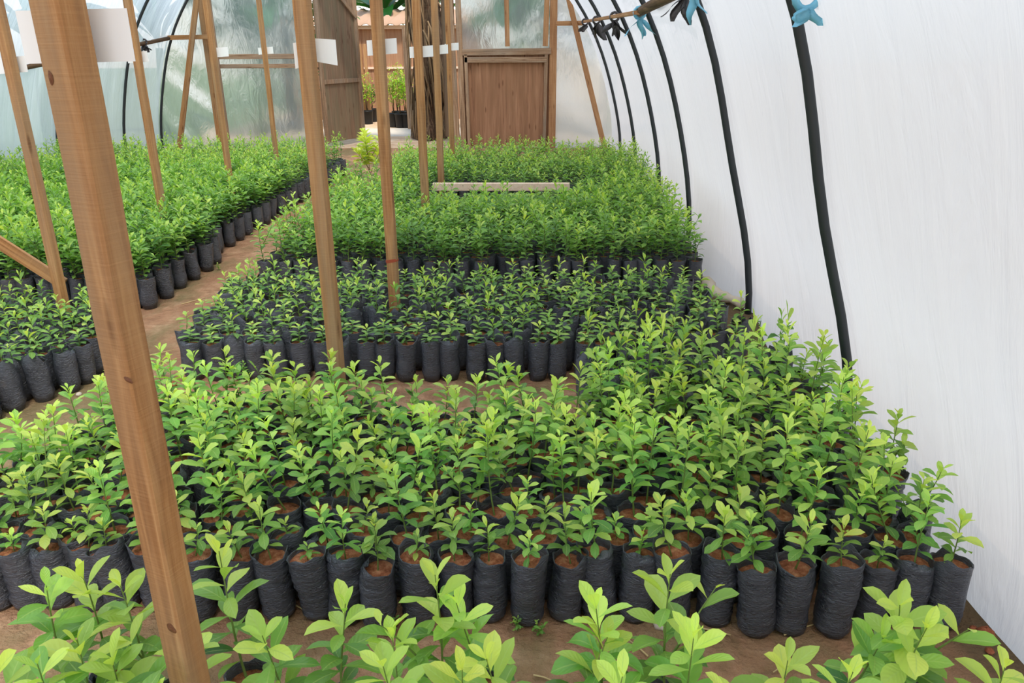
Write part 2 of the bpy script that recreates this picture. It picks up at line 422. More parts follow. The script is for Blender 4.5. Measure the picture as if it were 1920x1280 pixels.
# ------------------------------------------------------------------ seedling blocks
SEED = random.Random(11)
P1 = .112
slots = []       # (block, row, x, y, H, tone/fresh)
def inframe(x, y, z0=0, z1=.45, m=40):
    ok = False
    for z in (z0, .2, z1):
        if y < .3: continue
        px, py, w = proj((x, y, z))
        if w > .2 and -m < px < 1920+m and -m < py < 1280+m: ok = True
    return ok
def wall_x(y): return 1.36
# near block ---------------------------------------------------------
front_h = {}
fr_px = [(-20, .17), (40, .06), (92, .15), (160, .13), (222, .1), (290, .12), (365, .1), (445, .13), (515, .17), (590, .05), (645, .15), (706, .17), (785, .08), (855, .15), (918, .12), (988, .1),
         (1060, .17), (1125, .24), (1195, .08), (1268, .2), (1345, .16), (1425, .19), (1490, .2), (1570, .13), (1640, .1), (1705, .22), (1775, .16)]
for (px, h) in fr_px:
    yy = 1.90
    if 650 < px < 750: yy = 1.87
    if px > 1390: yy = 1.86
    if px > 1600: yy = 1.90
    if px < 300: yy = 1.94
    g = at(px, 640+F*math.tan(math.atan(1.45/yy)-PITCH), yy)
    slots.append(['near', 0, g.x, yy+SEED.uniform(-.012, .012), h])
for row in range(1, 16):
    y = 1.90+.004+row*.113
    off = (row % 2)*.056
    k = 0
    x = 1.235-off
    while x > -2.0:
        back = 3.02 if x < .2 else 3.45
        if x < -.62: back = 2.95
        elif x < .25: back = 2.86
        left = -1.72 + (.0 if y > 2.5 else -.2)
        if y < back and x > left:
            h = SEED.uniform(.14, .32)*(1.12 if x > .3 else 1.0)
            if row == 1: h *= .8
            if SEED.random() < .12: h *= .5
            if y > 2.8 and x < .1: h = SEED.uniform(.17, .27)
            slots.append(['near', row, x+SEED.uniform(-.009, .009), y+SEED.uniform(-.01, .01), h])
        x -= P1
# second block ------------------------------------------------------
row = 0; y = 3.70
while y < 4.93:
    x = 1.16-(row % 2)*.055-(.02*row)
    left = -1.80-(.015*row)
    while x > left:
        if not (x > .75 and y < 3.75) and SEED.random() > (.08 if row > 1 else 0):
            h = SEED.uniform(.07, .21)
            if row < 2: h = SEED.uniform(.04, .15)
            if row > 7: h *= .8
            slots.append(['second', row, x+SEED.uniform(-.014, .014), y+SEED.uniform(-.012, .012)+(.09 if x > -.2 and row == 0 and False else 0), h])
        x -= .111
    row += 1; y += .137
# left near group --------------------------------------------------
row = 0
for row in range(0, 12):
    y = 3.2+row*.112
    edge = [-2.5, -2.44, -2.37, -2.3][row] if row < 4 else -2.28-.022*(row-4)
    x = edge
    while x > -4.2:
        if y < 4.35: slots.append(['leftnear', row, x+SEED.uniform(-.01, .01), y+SEED.uniform(-.01, .01), SEED.uniform(.08, .2)])
        x -= .115
# dense blocks (far)
far = []
def dense(y0, y1, xr, xl, hlo, hhi, tag_, pitch=.116, gap=None):
    y = y0; rr = 0
    while y < y1:
        x = xr(y)-(rr % 2)*pitch/2
        while x > xl(y):
            if SEED.random() > .05: far.append((x+SEED.uniform(-.015, .015), y+SEED.uniform(-.012, .012), SEED.uniform(hlo*.8, hhi*1.05), tag_, rr))
            x -= pitch
        y += pitch; rr += 1
dense(5.30, 7.95, lambda y: 1.17+.02*(y-5.3), lambda y: -1.88, .24, .36, 'c')
dense(8.30, 10.35, lambda y: 1.3, lambda y: -1.6, .22, .36, 'd')
dense(4.86, 6.05, lambda y: -2.50, lambda y: -5.9, .26, .40, 'l')
dense(6.12, 10.75, lambda y: -2.62+.03*(y-6.1), lambda y: -6.1, .24, .38, 'l')

POSTS = [(-.675, 1.2), (-.825, 3.08), (-.78, 4.33), (-.835, 6.3), (-.875, 7.9), (-.90, 9.4), (-2.68, 4.22), (-2.86, 6.0), (-2.87, 7.5), (-2.94, 9.2)]
def free(x, y, tol=.085):
    return all(math.hypot(x-a, y-b) > tol for a, b in POSTS)
slots = [s for s in slots if inframe(s[2], s[3]) and free(s[2], s[3])]
far = [(a, b, (c*(.3 if b > 7.05 else .62) if -1.05 < a < .5 and 6.6 < b < 7.7 else c), d, e) for (a, b, c, d, e) in far if not (-1.0 < a < .5 and 7.6 < b < 7.84)]
far = [s for s in far if inframe(s[0], s[1]) and free(s[0], s[1])]

# foreground: very near row of tall seedlings, placed one by one ---------------
FG = [  # (pixel of the tip, y depth, soil height plant H)
 (75, 1075, 1.36), (165, 1030, 1.42), (250, 1085, 1.36), (415, 1015, 1.42), (520, 1110, 1.38), (612, 1090, 1.38), (725, 1185, 1.26),
 (835, 1050, 1.34), (905, 1095, 1.40), (965, 1190, 1.22), (1060, 1160, 1.28), (1150, 1090, 1.33), (1268, 1020, 1.36), (1375, 1225, 1.20), (1475, 1215, 1.22),
 (1600, 1130, 1.36), (1690, 1125, 1.30), (1765, 1010, 1.40), (1880, 1225, 1.24), (20, 1165, 1.25), (135, 1190, 1.20), (330, 1160, 1.24), (225, 1160, 1.28), (1160, 1200, 1.22), (860, 1200, 1.2),
 (55, 1215, 1.13), (300, 1240, 1.14), (780, 1215, 1.14), (1545, 1225, 1.14), (1300, 1180, 1.24), (185, 1245, 1.1)]

# prototypes -----------------------------------------------------------------
col_names = ('seedling',)
def build_seedling(seed, H, n, ll, hi, bushy, fresh, bagseed, bh, collar, crumple, lowest=.14):
    (bv, bf), (sv, sf), (cx, cy) = bag_geo(bagseed, H=bh, collar=collar, crumple=crumple)
    (tv, tf), (lv, lf, la) = plant(seed, H, n, ll, hi, bushy, fresh, lowest)
    return dict(bag=(bv, bf), soil=(sv, sf), stem=(tv, tf), leaves=(lv, lf, la), base=(cx, cy, bh-.013))
mesh_cache = {}
def as_mesh(key, kind, data):
    if (key, kind) in mesh_cache: return mesh_cache[(key, kind)]
    me = bpy.data.meshes.new(kind); me.from_pydata([tuple(v) for v in data[0]], [], data[1])
    me.materials.append({'bag': M['bag'], 'soil': M['soil'], 'stem': M['stem'], 'leaves': M['leaf']}[kind])
    me.polygons.foreach_set('use_smooth', [True]*len(me.polygons))
    if kind == 'leaves':
        a = me.attributes.new('lc', 'FLOAT_COLOR', 'POINT'); a.data.foreach_set('color', np.array(data[2], dtype=np.float32).ravel())
    me.update(); mesh_cache[(key, kind)] = me; return me
def make_bags(prefix, n, **kw):
    out = []
    for i in range(n): out.append(bag_geo(hash_(prefix, i), **kw))
    return out
def hash_(a, b): return sum(ord(c)*(k+3) for k, c in enumerate(a))*131+b*977
BAGS = {'near': [bag_geo(100+i, H=.205+.006*(i % 4), collar=.03, crumple=.45) for i in range(12)],
        'second': [bag_geo(300+i, H=.19+.008*(i % 4), collar=.05, crumple=.9, Rr=.055) for i in range(12)],
        'leftnear': [bag_geo(500+i, H=.2+.006*(i % 4), collar=.035, crumple=.6) for i in range(8)],
        'fore': [bag_geo(700+i, H=.2, collar=.025, crumple=.2, Rr=.058) for i in range(6)]}
SIZES = [.06, .10, .14, .18, .22, .26, .30, .33]
PL = {}
def get_plant(block, H, i):
    si = min(range(len(SIZES)), key=lambda k: abs(SIZES[k]-H)); v = i % 5
    ll = {'near': .062, 'second': .056, 'leftnear': .052, 'fore': .086}[block]
    key = (block, si, v)
    if key not in PL:
        h = SIZES[si]
        n = {'near': int(8+h*52), 'second': int(6+h*62), 'leftnear': int(8+h*80), 'fore': int(11+h*30)}[block]
        l2 = ll*min(1, .45+h*2.8)
        PL[key] = plant(9000+si*17+v*331+len(block)*7, h, n, l2, 2 if block in ('fore',) else 1, 1 if v == 2 and h > .15 else 0,
                        fresh=(.85 if v % 2 else .6) if block in ('near', 'fore') else .6, lowest=.22 if block in ('near', 'fore') else .1)
    return key, PL[key], H/SIZES[si]

ORD = ['', 'first', 'second', 'third', 'fourth', 'fifth', 'sixth', 'seventh', 'eighth', 'ninth', 'tenth', 'eleventh', 'twelfth', 'thirteenth', 'fourteenth', 'fifteenth', 'sixteenth',
       'seventeenth', 'eighteenth', 'nineteenth', 'twentieth']
def place_seedling(block, x, y, H, i, label, group, z0=0.0, bagi=None, sc=1.0):
    rz = SEED.uniform(0, 2*PI)
    root = empty('potted_seedling', label, 'seedling', (x, y, 0), rz, group)
    root.rotation_euler = (R(SEED.gauss(0, 2.2)), R(SEED.gauss(0, 2.2)), rz)
    bi = SEED.randrange(len(BAGS[block])) if bagi is None else bagi
    (bg, so, (cx, cy)) = BAGS[block][bi]
    bs = SEED.uniform(.90, 1.07)
    for kind, data in (('bag', bg), ('soil', so)):
        o = bpy.data.objects.new(kind, as_mesh((block, bi), kind, data)); C.objects.link(o); o.parent = root; o.scale = (1, 1, bs)
    key, (st, lv), k = get_plant(block, H, i)
    tx, ty, pz = R(SEED.gauss(0, 5)), R(SEED.gauss(0, 5)), SEED.uniform(0, 6.28)
    zt = max(v[2] for v in so[0][:1])*bs
    for kind, data in (('stem', st), ('leaves', lv)):
        o = bpy.data.objects.new(kind, as_mesh(key, kind, data)); C.objects.link(o); o.parent = root
        o.location = (cx, cy, zt-.002); o.scale = (sc*(1+(k-1)*.5),)*2+(k,)
        o.rotation_euler = (tx, ty, pz)
    return root

# order individuals: near block, then the closest of the others, up to 300
cand = [s for s in slots]
cand.sort(key=lambda s: (0 if s[0] == 'near' else 1, proj((s[2], s[3], .1))[2]))
N_IND = 300-len(FG)
ind, rest = cand[:N_IND], cand[N_IND:]
rows = {}
for s in slots: rows.setdefault((s[0], s[1]), []).append(s)
for k in rows: rows[k].sort(key=lambda s: -s[2])
BN = {'near': 'near block', 'second': 'middle block', 'leftnear': 'group across the path'}
nrow = {b: max(k[1] for k in rows if k[0] == b) for b in BN}
def rowname(b, r):
    return 'front row' if r == 0 else ORD[r+1]+' row'
def hname(h): return 'tiny' if h < .09 else 'short' if h < .15 else 'knee-low' if h < .0 else 'medium' if h < .22 else 'tall'
for i, s in enumerate(ind):
    b, r, x, y, h = s; R_ = rows[(b, r)]; k = R_.index(s); n = len(R_)
    if b == 'leftnear': where = ORD[k+1]+' from the path'
    elif k < (n+1)//2 or n-k >= len(ORD): where = ORD[k+1]+' from the plastic wall'
    else: where = ORD[n-k]+' from the '+('left end' if (b == 'near' and r < 4) else 'path end')
    lab = f'{hname(h)} seedling in black bag, {where}, {rowname(b, r)} of {BN[b]}'
    place_seedling(b, x, y, h, i+SEED.randrange(5), lab, 'seedlings in black bags, '+BN[b])
fgx = sorted(range(len(FG)), key=lambda i: FG[i][0])
for rank, i in enumerate(fgx):
    px, py, Y = FG[i]
    p = at(px, py, Y); H = min(.36, max(.15, p.z-.225))
    lab = f'big-leaved tall seedling at the very front, {ORD[rank+1] if rank < 18 else ORD[len(FG)-rank]} from the {"left" if rank < 18 else "right"} edge'
    place_seedling('fore', p.x, Y, H, i, lab, 'big-leaved seedlings at the very front')

# the mass of seedlings farther away, as one object -------------------------------
def flat(template):
    V = np.array(template['V'], dtype=np.float32); A = np.array(template['A'], dtype=np.float32)
    lp = np.array([i for f in template['F'] for i in f], dtype=np.int32)
    ln = np.array([len(f) for f in template['F']], dtype=np.int32)
    return V, A, lp, ln, np.array(template['M'], dtype=np.int32)
def template(seed, H, n, ll, bushy, lod, bh=.205, collar=.015, fresh=.42, bagonly=False, crumple=.1):
    T = dict(V=[], F=[], A=[], M=[])
    (bv, bf), (sv, sf), (cx, cy) = bag_geo(seed, H=bh, seg=12 if lod else 8, rings=5 if lod else 3, collar=collar, crumple=crumple, hi=bool(lod))
    (tv, tf), (lv, lf, la) = plant(seed+5, H, n, ll, 1 if lod == 2 else 0, bushy, fresh, .06)
    for V, Fc, A, m, o in ((bv, bf, None, 0, (0, 0, 0)), (sv, sf, None, 1, (0, 0, 0)), (tv, tf, None, 2, (cx, cy, bh-.014)), (lv, lf, la, 3, (cx, cy, bh-.014))):
        i0 = len(T['V']); T['V'] += [(v[0]+o[0], v[1]+o[1], v[2]+o[2]) for v in V]
        T['A'] += A if A else [(0, 0, 0, 1)]*len(V); T['F'] += [[i0+i for i in f] for f in Fc]; T['M'] += [m]*len(Fc)
    return flat(T)
TF = [template(2000+i, .30, 24+2*(i % 4), .062, 1, 1, fresh=.36+.12*(i % 3)) for i in range(10)]
TD = [template(2100+i, .27, 22, .054, 1, 0, fresh=.6) for i in range(8)]
TLg = [template(2200+i, .33, 28, .070, 2, 1, fresh=.4) for i in range(10)]
TM = [template(2300+i, .14, 15, .052, 0, 2, bh=.2, collar=.05, fresh=.65, crumple=.9) for i in range(10)]
inst = []
for s in rest: inst.append((TM[SEED.randrange(len(TM))], s[2], s[3], s[4]/.14, 1.0))
for (x, y, h, t, rr) in far:
    tp = TLg if t == 'l' and y < 8.5 else TF if y < 8.2 else TD
    inst.append((tp[SEED.randrange(len(tp))], x, y, h/{id(TLg): .33, id(TF): .30, id(TD): .27}[id(tp)], 1))
Vs, As, Ls, Lns, Ms = [], [], [], [], []; off = 0
for (t, x, y, k, _) in inst:
    V, A, lp, ln, mi = t; a = SEED.uniform(0, 6.28); c, s_ = math.cos(a), math.sin(a)
    v = V.copy(); X = v[:, 0]*c-v[:, 1]*s_; Y_ = v[:, 0]*s_+v[:, 1]*c
    z = v[:, 2]; z = np.where(z > .2, .2+(z-.2)*k, z)
    v[:, 0] = X+x; v[:, 1] = Y_+y; v[:, 2] = z
    A2 = A.copy(); A2[:, 0] = np.clip(A2[:, 0]+SEED.uniform(-.24, .06), 0, 1)
    Vs.append(v); As.append(A2); Ls.append(lp+off); Lns.append(ln); Ms.append(mi); off += len(V)
Vs = np.concatenate(Vs); As = np.concatenate(As); Ls = np.concatenate(Ls); Lns = np.concatenate(Lns); Ms = np.concatenate(Ms)
me = bpy.data.meshes.new('seedling_mass')
me.vertices.add(len(Vs)); me.vertices.foreach_set('co', Vs.ravel())
me.loops.add(len(Ls)); me.loops.foreach_set('vertex_index', Ls)
me.polygons.add(len(Lns)); me.polygons.foreach_set('loop_start', np.concatenate([[0], np.cumsum(Lns)[:-1]]).astype(np.int32))
me.polygons.foreach_set('material_index', Ms); me.polygons.foreach_set('use_smooth', np.ones(len(Lns), dtype=bool))
for k in ('bag', 'soil', 'stem', 'leaf'): me.materials.append(M[k])
me.update(calc_edges=True)
a_ = me.attributes.new('lc', 'FLOAT_COLOR', 'POINT'); a_.data.foreach_set('color', As.ravel())
me.validate()
so = bpy.data.objects.new('seedling_mass', me); C.objects.link(so); so['kind'] = 'stuff'
tag(so, 'dense green seedlings in black bags filling the far beds on both sides of path', 'seedlings')
print('individuals', len(ind)+len(FG), 'mass', len(inst), 'faces', len(Lns))

# ------------------------------------------------------------------ ground
def grid(name, x0, x1, y0, y1, nx, ny, z, mat, hf=None):
    V, Fc = [], []
    for j in range(ny+1):
        for i in range(nx+1):
            x, y = x0+(x1-x0)*i/nx, y0+(y1-y0)*j/ny; V.append((x, y, z+(hf(x, y) if hf else 0)))
    for j in range(ny):
        for i in range(nx): a = j*(nx+1)+i; Fc.append([a, a+1, a+nx+2, a+nx+1])
    return mk(name, V, Fc, mat)
def fh(x, y): return -.004+.004*math.sin(x*3.1+y*1.7)*math.sin(y*2.3-x)+.0025*math.sin(x*11)*math.sin(y*9)
struct(grid('floor', -6.5, 1.6, -4, 13.7, 90, 200, 0, M['floor'], fh))
# yard outside: a ring around the tunnel
V, Fc = [], []
for (a, b, c, d) in ((-70, -6.5, -40, 80), (1.6, 70, -40, 80), (-6.5, 1.6, 13.7, 80), (-6.5, 1.6, -40, -4)):
    i = len(V); V += [(a, c, -.01), (b, c, -.01), (b, d, -.01), (a, d, -.01)]; Fc.append([i, i+1, i+2, i+3])
struct(mk('ground_outside', V[4:], [[i-4 for i in f] for f in Fc[1:]], M['yard'], smooth=False))
M['bounce_green'] = soil_mat('green_bounce_ground', lin(92, 104, 72), lin(118, 130, 90), lin(150, 156, 116), 8, .8, .03)  # green added to the left ground to cool light bounced onto the film
struct(mk('ground_outside', V[:4], [Fc[0]], M['bounce_green'], smooth=False))

# ------------------------------------------------------------------ film of the tunnel
def arc(th, y, r): return (CX+r*math.cos(th), y, r*math.sin(th))
FR = random.Random(5)
ripples = [[(FR.uniform(.05, .95), FR.uniform(.02, .06), FR.uniform(-.02, .02)) for _ in range(9)] for _ in ARCH]
def dent(z, y): return (.03+.08*min(1, max(0, (6.6-y)/3)))*math.exp(-((z-1.0)/.65)**2)
def film_r(th, b, t, side):
    """radius of the sheet in bay b at fraction t; th measured from that side's base"""
    hang = .075*math.sin(PI*t)*(1-.3*math.cos(th*2))
    low = max(0, 1-th/.16)
    r = RAD+.03-hang-(.17 if b == 4 and side == 'right' else .04)*low*math.sin(PI*t)
    r -= dent(RAD*math.sin(th), ARCH[b]+(ARCH[b+1]-ARCH[b])*t)
    if side == 'left':
        for (c, w, a) in ripples[b]: r += a*math.exp(-((t-c-.15*th)/w)**2)*1.2
    else:
        for (c, w, a) in ripples[b][:3]: r += a*.45*math.exp(-((t-c-.1*th)/(w*2.5))**2)
    return r
def film(name, th0, th1, nth, side, mat, nper=22):
    V, Fc = [], []; ny = 0
    for b in range(len(ARCH)-1):
        for k in range(nper+(1 if b == len(ARCH)-2 else 0)):
            t = k/nper; y = ARCH[b]+(ARCH[b+1]-ARCH[b])*t
            for i in range(nth+1):
                th = th0+(th1-th0)*i/nth; tb = th if side == 'right' else PI-th
                p = arc(th, y, film_r(tb, b, t, side)); V.append(p)
            ny += 1
    for j in range(ny-1):
        for i in range(nth): a = j*(nth+1)+i; Fc.append([a, a+1, a+nth+2, a+nth+1])
    return struct(mk(name, V, Fc, mat))
film('wall_right', -.004, R(60), 44, 'right', M['film'])
film('ceiling', R(60), R(120), 30, 'right', M['film_roof'])
film('wall_left', R(120), PI-.002, 44, 'left', M['film_left'])

# dirty folded hem of the sheet lying on the soil
M['hem'] = simple('soiled_polythene_hem', lin(206, 188, 164), .6, .3, 9, .2, .5, .02)
V, Fc = [], []; pts = []; rr_ = []
for k in range(33):
    t = k/32; y = 4.8+1.75*t; x = CX+film_r(.02, 4, (y-4.75)/2.0, 'right')*1.0-.045
    pts.append((x+.015*math.sin(k*1.7), y, .03+.012*math.sin(k*.9))); rr_.append(.045*(.5+.5*math.sin(PI*t)**.5)+.008*math.sin(k*2.3))
tube_vf(pts, rr_, V, Fc, 10); struct(mk('trim_1', V, Fc, M['hem']))
# ------------------------------------------------------------------ hoops
HL = ['black hoop pipe farthest from the end wall', 'black hoop pipe', 'x', 'thickest black pipe hoop, nearest on the plastic wall', 'black pipe hoop second nearest on plastic wall, blue and black strips tied on',
      'black pipe hoop third nearest on the plastic wall', 'black pipe hoop fourth nearest along the plastic wall', 'black pipe hoop fifth nearest along the plastic wall', 'black pipe hoop sixth nearest, in front of end wall',
      'black pipe hoop bordering the end wall film']
for b, y in enumerate(ARCH):
    if b < 3: continue
    V, Fc = [], []; pts = []
    tilt = [.0, 0, 0, 0, .0, .0, 0, 0, 0, 0][b]
    for i in range(61):
        th0_ = R(38) if b == 9 else R(-1); th = th0_+(PI+R(1)-th0_)*i/60; pts.append(arc(th, y, RAD-.004+.008*math.sin(th*5+b)-dent(RAD*math.sin(th), y)))
    tube_vf(pts, .021, V, Fc, 12)
    o = mk('hoop_pipe', V, Fc, M['pipe']); tag(o, HL[b], 'pipe', 'black pipe hoops of the tunnel')

# ------------------------------------------------------------------ posts
PN = ['thick wooden post nearest the viewer, standing among front seedlings', 'wooden post second nearest, rising between the near and middle blocks', 'wooden post third nearest in central row with red band mark',
      'wooden post fourth nearest in the central row', 'greyish wooden post fifth nearest in the central row, by the pale plank', 'farthest wooden post of the central row, before the right door frame',
      'wooden post with leaning plank, nearest across the path', 'wooden post second nearest across the path', 'wooden post third nearest across the path beside the left door frame', 'farthest wooden post across the path, before left film panel']
PW = [(.062, .050, 24), (.06, .042, 20), (.06, .035, 14), (.062, .035, 10), (.062, .035, 8), (.055, .035, 8), (.06, .045, 24), (.055, .045, 24), (.052, .04, 20), (.05, .035, 20)]
for i, ((x, y), (w, d, rz)) in enumerate(zip(POSTS, PW)):
    zt = math.sqrt(RAD**2-(x-CX)**2)-.05; r_ = random.Random(40+i)
    V, Fc = [], []
    beam_vf((0, 0, -.02), (0, 0, zt), w, d, V, Fc, seg=14, jit=.0018, rnd=r_)
    o = mk('wooden_post', V, Fc, M['timber'], smooth=False, loc=(x, y, 0), rot=(0, 0, R(-rz)))
    tag(o, PN[i], 'post', 'square wooden posts')
    if i == 2:
        V, Fc = [], []; box_vf((0, 0, 0), (w+.003, d+.003, .018), V, Fc)
        zz = at(740, 488, y).z
        q = mk('red_band', V, Fc, simple('rust_red_paint', lin(160, 72, 44), .8), parent=o, loc=(0, 0, zz), smooth=False); q['label'] = 'rust red painted band'
        q.rotation_euler = (0, R(-12), 0)

# knots on the nearest post
def knot(px, py, w_, h_, tilt):
    x, y = POSTS[0]; w, d, rz = PW[0]; n = Vector((-math.sin(R(rz)), -math.cos(R(rz)), 0)); c = Vector((x, y, 0))+n*(d/2)
    dr = Vector(ray(px, py)); e = Vector(EYE); t = (c-e).dot(n)/dr.dot(n); p = e+dr*t-Vector((x, y, 0))
    lx = p.x*math.cos(R(rz))-p.y*math.sin(R(rz))
    V, Fc = [(0, -.0016, 0)], []; m = 16
    for k, (f, o_) in enumerate(((.55, -.0014), (1, 0))):
        for j in range(m):
            a = 2*PI*j/m; V.append((w_*f*math.cos(a), o_+.0004, h_*f*math.sin(a)*(1+.15*math.cos(3*a))))
    for j in range(m): Fc.append([0, 1+j, 1+(j+1) % m]); Fc.append([1+j, 1+m+j, 1+m+(j+1) % m, 1+(j+1) % m])
    k = mk('knot', V, Fc, M['knot'], post1, loc=(lx, -d/2-.0003, p.z), rot=(0, R(tilt), 0)); k['label'] = 'dark knot'
M['knot'] = simple('dark_knot', lin(112, 70, 44), .7, .3, 160, .35, .8)
post1 = [o for o in C.objects if o.get('label') == PN[0]][0]
knot(240, 712, .011, .005, 18); knot(322, 1178, .014, .011, 25); knot(95, 146, .005, .010, 0)

# white cards on posts
CARDS = [(0, 35, 243, 68, 100, 'large blank white card wrapped behind the nearest post'), (1, 552, 632, 94, 44, 'curled blank white card on the second nearest post'),
         (2, 688, 744, 88, 29, 'blank white card on the third nearest post of central row'), (3, 768, 812, 97, 21, 'blank white card on the fourth nearest post of central row'),
         (4, 811, 840, 93, 17, 'blank white card on the greyish fifth nearest post'), (5, 834, 860, 88, 14, 'small blank white card on the farthest central post'),
         (6, -10, 49, 122, 30, 'blank white card on the post with the leaning plank'), (7, 238, 277, 107, 20, 'blank white card on second post across the path'),
         (8, 393, 428, 98, 18, 'blank white card on post beside the left door frame'), (9, 484, 512, 95, 13, 'blank white card on the post before left film panel')]
for (pi, xa, xb, yc, hp, lab) in CARDS:
    x, y = POSTS[pi]; back = y+PW[pi][1]/2+.010
    a, b = at(xa, yc, back), at(xb, yc, back); hz = abs(at(xa, yc-hp/2, back).z-at(xa, yc+hp/2, back).z)
    V, Fc = [], []; n = 12; wd = b.x-a.x; th = .0012
    curl = .12 if pi == 1 else .03
    for s in (0, th):
        for k in range(n+1):
            t = k/n; xx = a.x+wd*t; yy = back+s+PW[pi][1]*.15+curl*wd*(2*abs((t-.5)))**2*-.6*(1 if pi != 1 else 1.5)
            yy = max(yy, back+s) if abs(xx-x) < PW[pi][0]/2+.006 else yy
            sl = (.012*(t-.5)*(1 if pi != 0 else .3)) - (.03*abs(t-.5) if pi == 1 else 0)
            for zz in (-hz/2, hz/2): V.append((xx, yy, a.z+(b.z-a.z)*t+zz*(1+.2*(pi == 1)*(abs(t-.5)))+sl))
    m_ = (n+1)*2
    for k in range(n):
        q = k*2; Fc += [[q, q+2, q+3, q+1], [m_+q, m_+q+1, m_+q+3, m_+q+2], [q, m_+q, m_+q+2, q+2], [q+1, q+3, m_+q+3, m_+q+1]]
    Fc += [[0, 1, m_+1, m_], [m_-2, 2*m_-2, 2*m_-1, m_-1]]
    o = mk('white_card', V, Fc, M['paper'], smooth=False); tag(o, lab, 'card', 'blank white cards on the posts')

# ------------------------------------------------------------------ planks, purlins
o = beam('leaning_plank', at(-90, 398, 4.32), at(120, 532, 4.34), .075, .022, M['timber'], up=(0, 1, 0)); tag(o, 'brown plank leaning against the post across the path', 'plank')
p, q = at(812, 350, 7.72), at(1068, 350, 7.72)
for xx in (p.x+.15, q.x-.2): tag(beam('stake', (xx, 7.755, -.01), (xx, 7.755, p.z+.02), .03, .025, M['timber']), 'short stake under the %s end of the pale bare plank' % ('post' if xx < 0 else 'plastic wall'), 'stake')
o = beam('lath', (p.x, 7.72, p.z), (q.x, 7.72, q.z), .05, .075, M['timber_pale'], up=(0, 0, 1)); tag(o, 'pale bare plank lying across bags of the far central bed', 'plank')
V, Fc = [], []
def on_wall(y, z, side=1, r=RAD-.05): 
    return (CX+side*math.sqrt(r*r-z*z), y, z)
pts = [on_wall(-1, 2.0), on_wall(3, 1.98), on_wall(5, 1.9), on_wall(6.9, 1.86)]
tube_vf([Vector(pts[0]).lerp(Vector(pts[1]), k/4) for k in range(4)]+pts[1:], [.045, .045, .044, .042, .045, .04, .036], V, Fc, 10)
o = mk('wall_pole', V, Fc, M['pole']); tag(o, 'rough dark brown pole tied along the plastic wall, toward the viewer', 'pole')
o = beam('wall_batten', on_wall(6.6, 1.85, 1, RAD-.09), on_wall(13.5, 1.97, 1, RAD-.06), .055, .03, M['timber_new'], up=(0, 0, 1)); tag(o, 'thin light brown batten continuing the pole along plastic wall to end wall', 'batten')
V, Fc = [], []
tube_vf([on_wall(4, 1.1, -1), on_wall(9.7, 1.42, -1), on_wall(13.4, 1.78, -1)], [.03, .03, .03], V, Fc, 8)
o = mk('left_wall_pole', V, Fc, M['pole']); o.name = 'wall_pole'; tag(o, 'thin rising pole along the creased film wall across the path', 'pole')

def strip_knot(name, c, mat, lab, n=4, ln=.12, seed=1, w=.028):
    r = random.Random(seed); V, Fc = [], []
    tor = []
    for k in range(13):
        a = 2*PI*k/12; tor.append((c[0]+.042*math.cos(a), c[1]+.008*math.sin(3*a), c[2]+.042*math.sin(a)))
    tube_vf(tor, .014, V, Fc, 6)
    for j in range(n):
        i0 = len(V); a = r.uniform(-.9, .9); L_ = ln*r.uniform(.7, 1.2); tw = r.uniform(-1, 1); m = 7
        for s in (0, .0015):
            for k in range(m+1):
                t = k/m; cx = c[0]+math.sin(a)*L_*t+.008*math.sin(7*t+j); cz = c[2]-.04-L_*t*math.cos(a); wd = 1.5*w*(.4+.9*math.sin(PI*(.15+.8*t)))
                an = tw*t*2+j
                for e in (-1, 1): V.append((cx+e*wd/2*math.cos(an), c[1]-.02+s+e*wd/2*math.sin(an), cz))
        M_ = (m+1)*2
        for k in range(m):
            q = i0+2*k; Fc += [[q, q+2, q+3, q+1], [q+M_, q+M_+1, q+M_+3, q+M_+2], [q, q+M_, q+M_+2, q+2], [q+1, q+3, q+M_+3, q+M_+1]]
    o = mk(name, V, Fc, mat); return tag(o, lab, 'plastic tie', 'plastic strips tied round the wall pole')
strip_knot('plastic_tie', on_wall(6.65, 1.85, 1, RAD-.07), M['blue'], 'pale blue plastic strip tied where pole meets the batten', 4, .16, 2)
strip_knot('plastic_tie', on_wall(4.7, 1.9, 1, RAD-.06), M['blackstrip'], 'black plastic strip hanging from pole at second nearest hoop', 3, .15, 3)
strip_knot('plastic_tie', tuple(Vector(on_wall(4.62, 1.9, 1, RAD-.06))+Vector((.03, 0, .0))), M['blue'], 'pale blue strip hanging from pole at second nearest hoop', 2, .17, 9)
strip_knot('plastic_tie', on_wall(2.95, 1.76, 1, RAD-.04), M['blue'], 'blue plastic wound round the nearest hoop at the top edge', 4, .07, 4)
strip_knot('plastic_tie', on_wall(8.4, 1.88, 1, RAD-.07), M['blackstrip'], 'grey bow of plastic strip on batten, nearest of three', 6, .17, 5, .045)
strip_knot('plastic_tie', on_wall(10.4, 1.91, 1, RAD-.07), M['blackstrip'], 'dark plastic strip hanging from batten, middle of three', 3, .2, 6, .06)
strip_knot('plastic_tie', on_wall(12.2, 1.94, 1, RAD-.07), M['blackstrip'], 'small dark plastic strip hanging from batten, farthest of three', 3, .13, 7, .05)
strip_knot('plastic_tie', (CX-math.sqrt((RAD-.05)**2-1.7**2), 12.6, 1.72), M['blackstrip'], 'dark plastic strip on thin pole across the path', 3, .16, 8, .05)

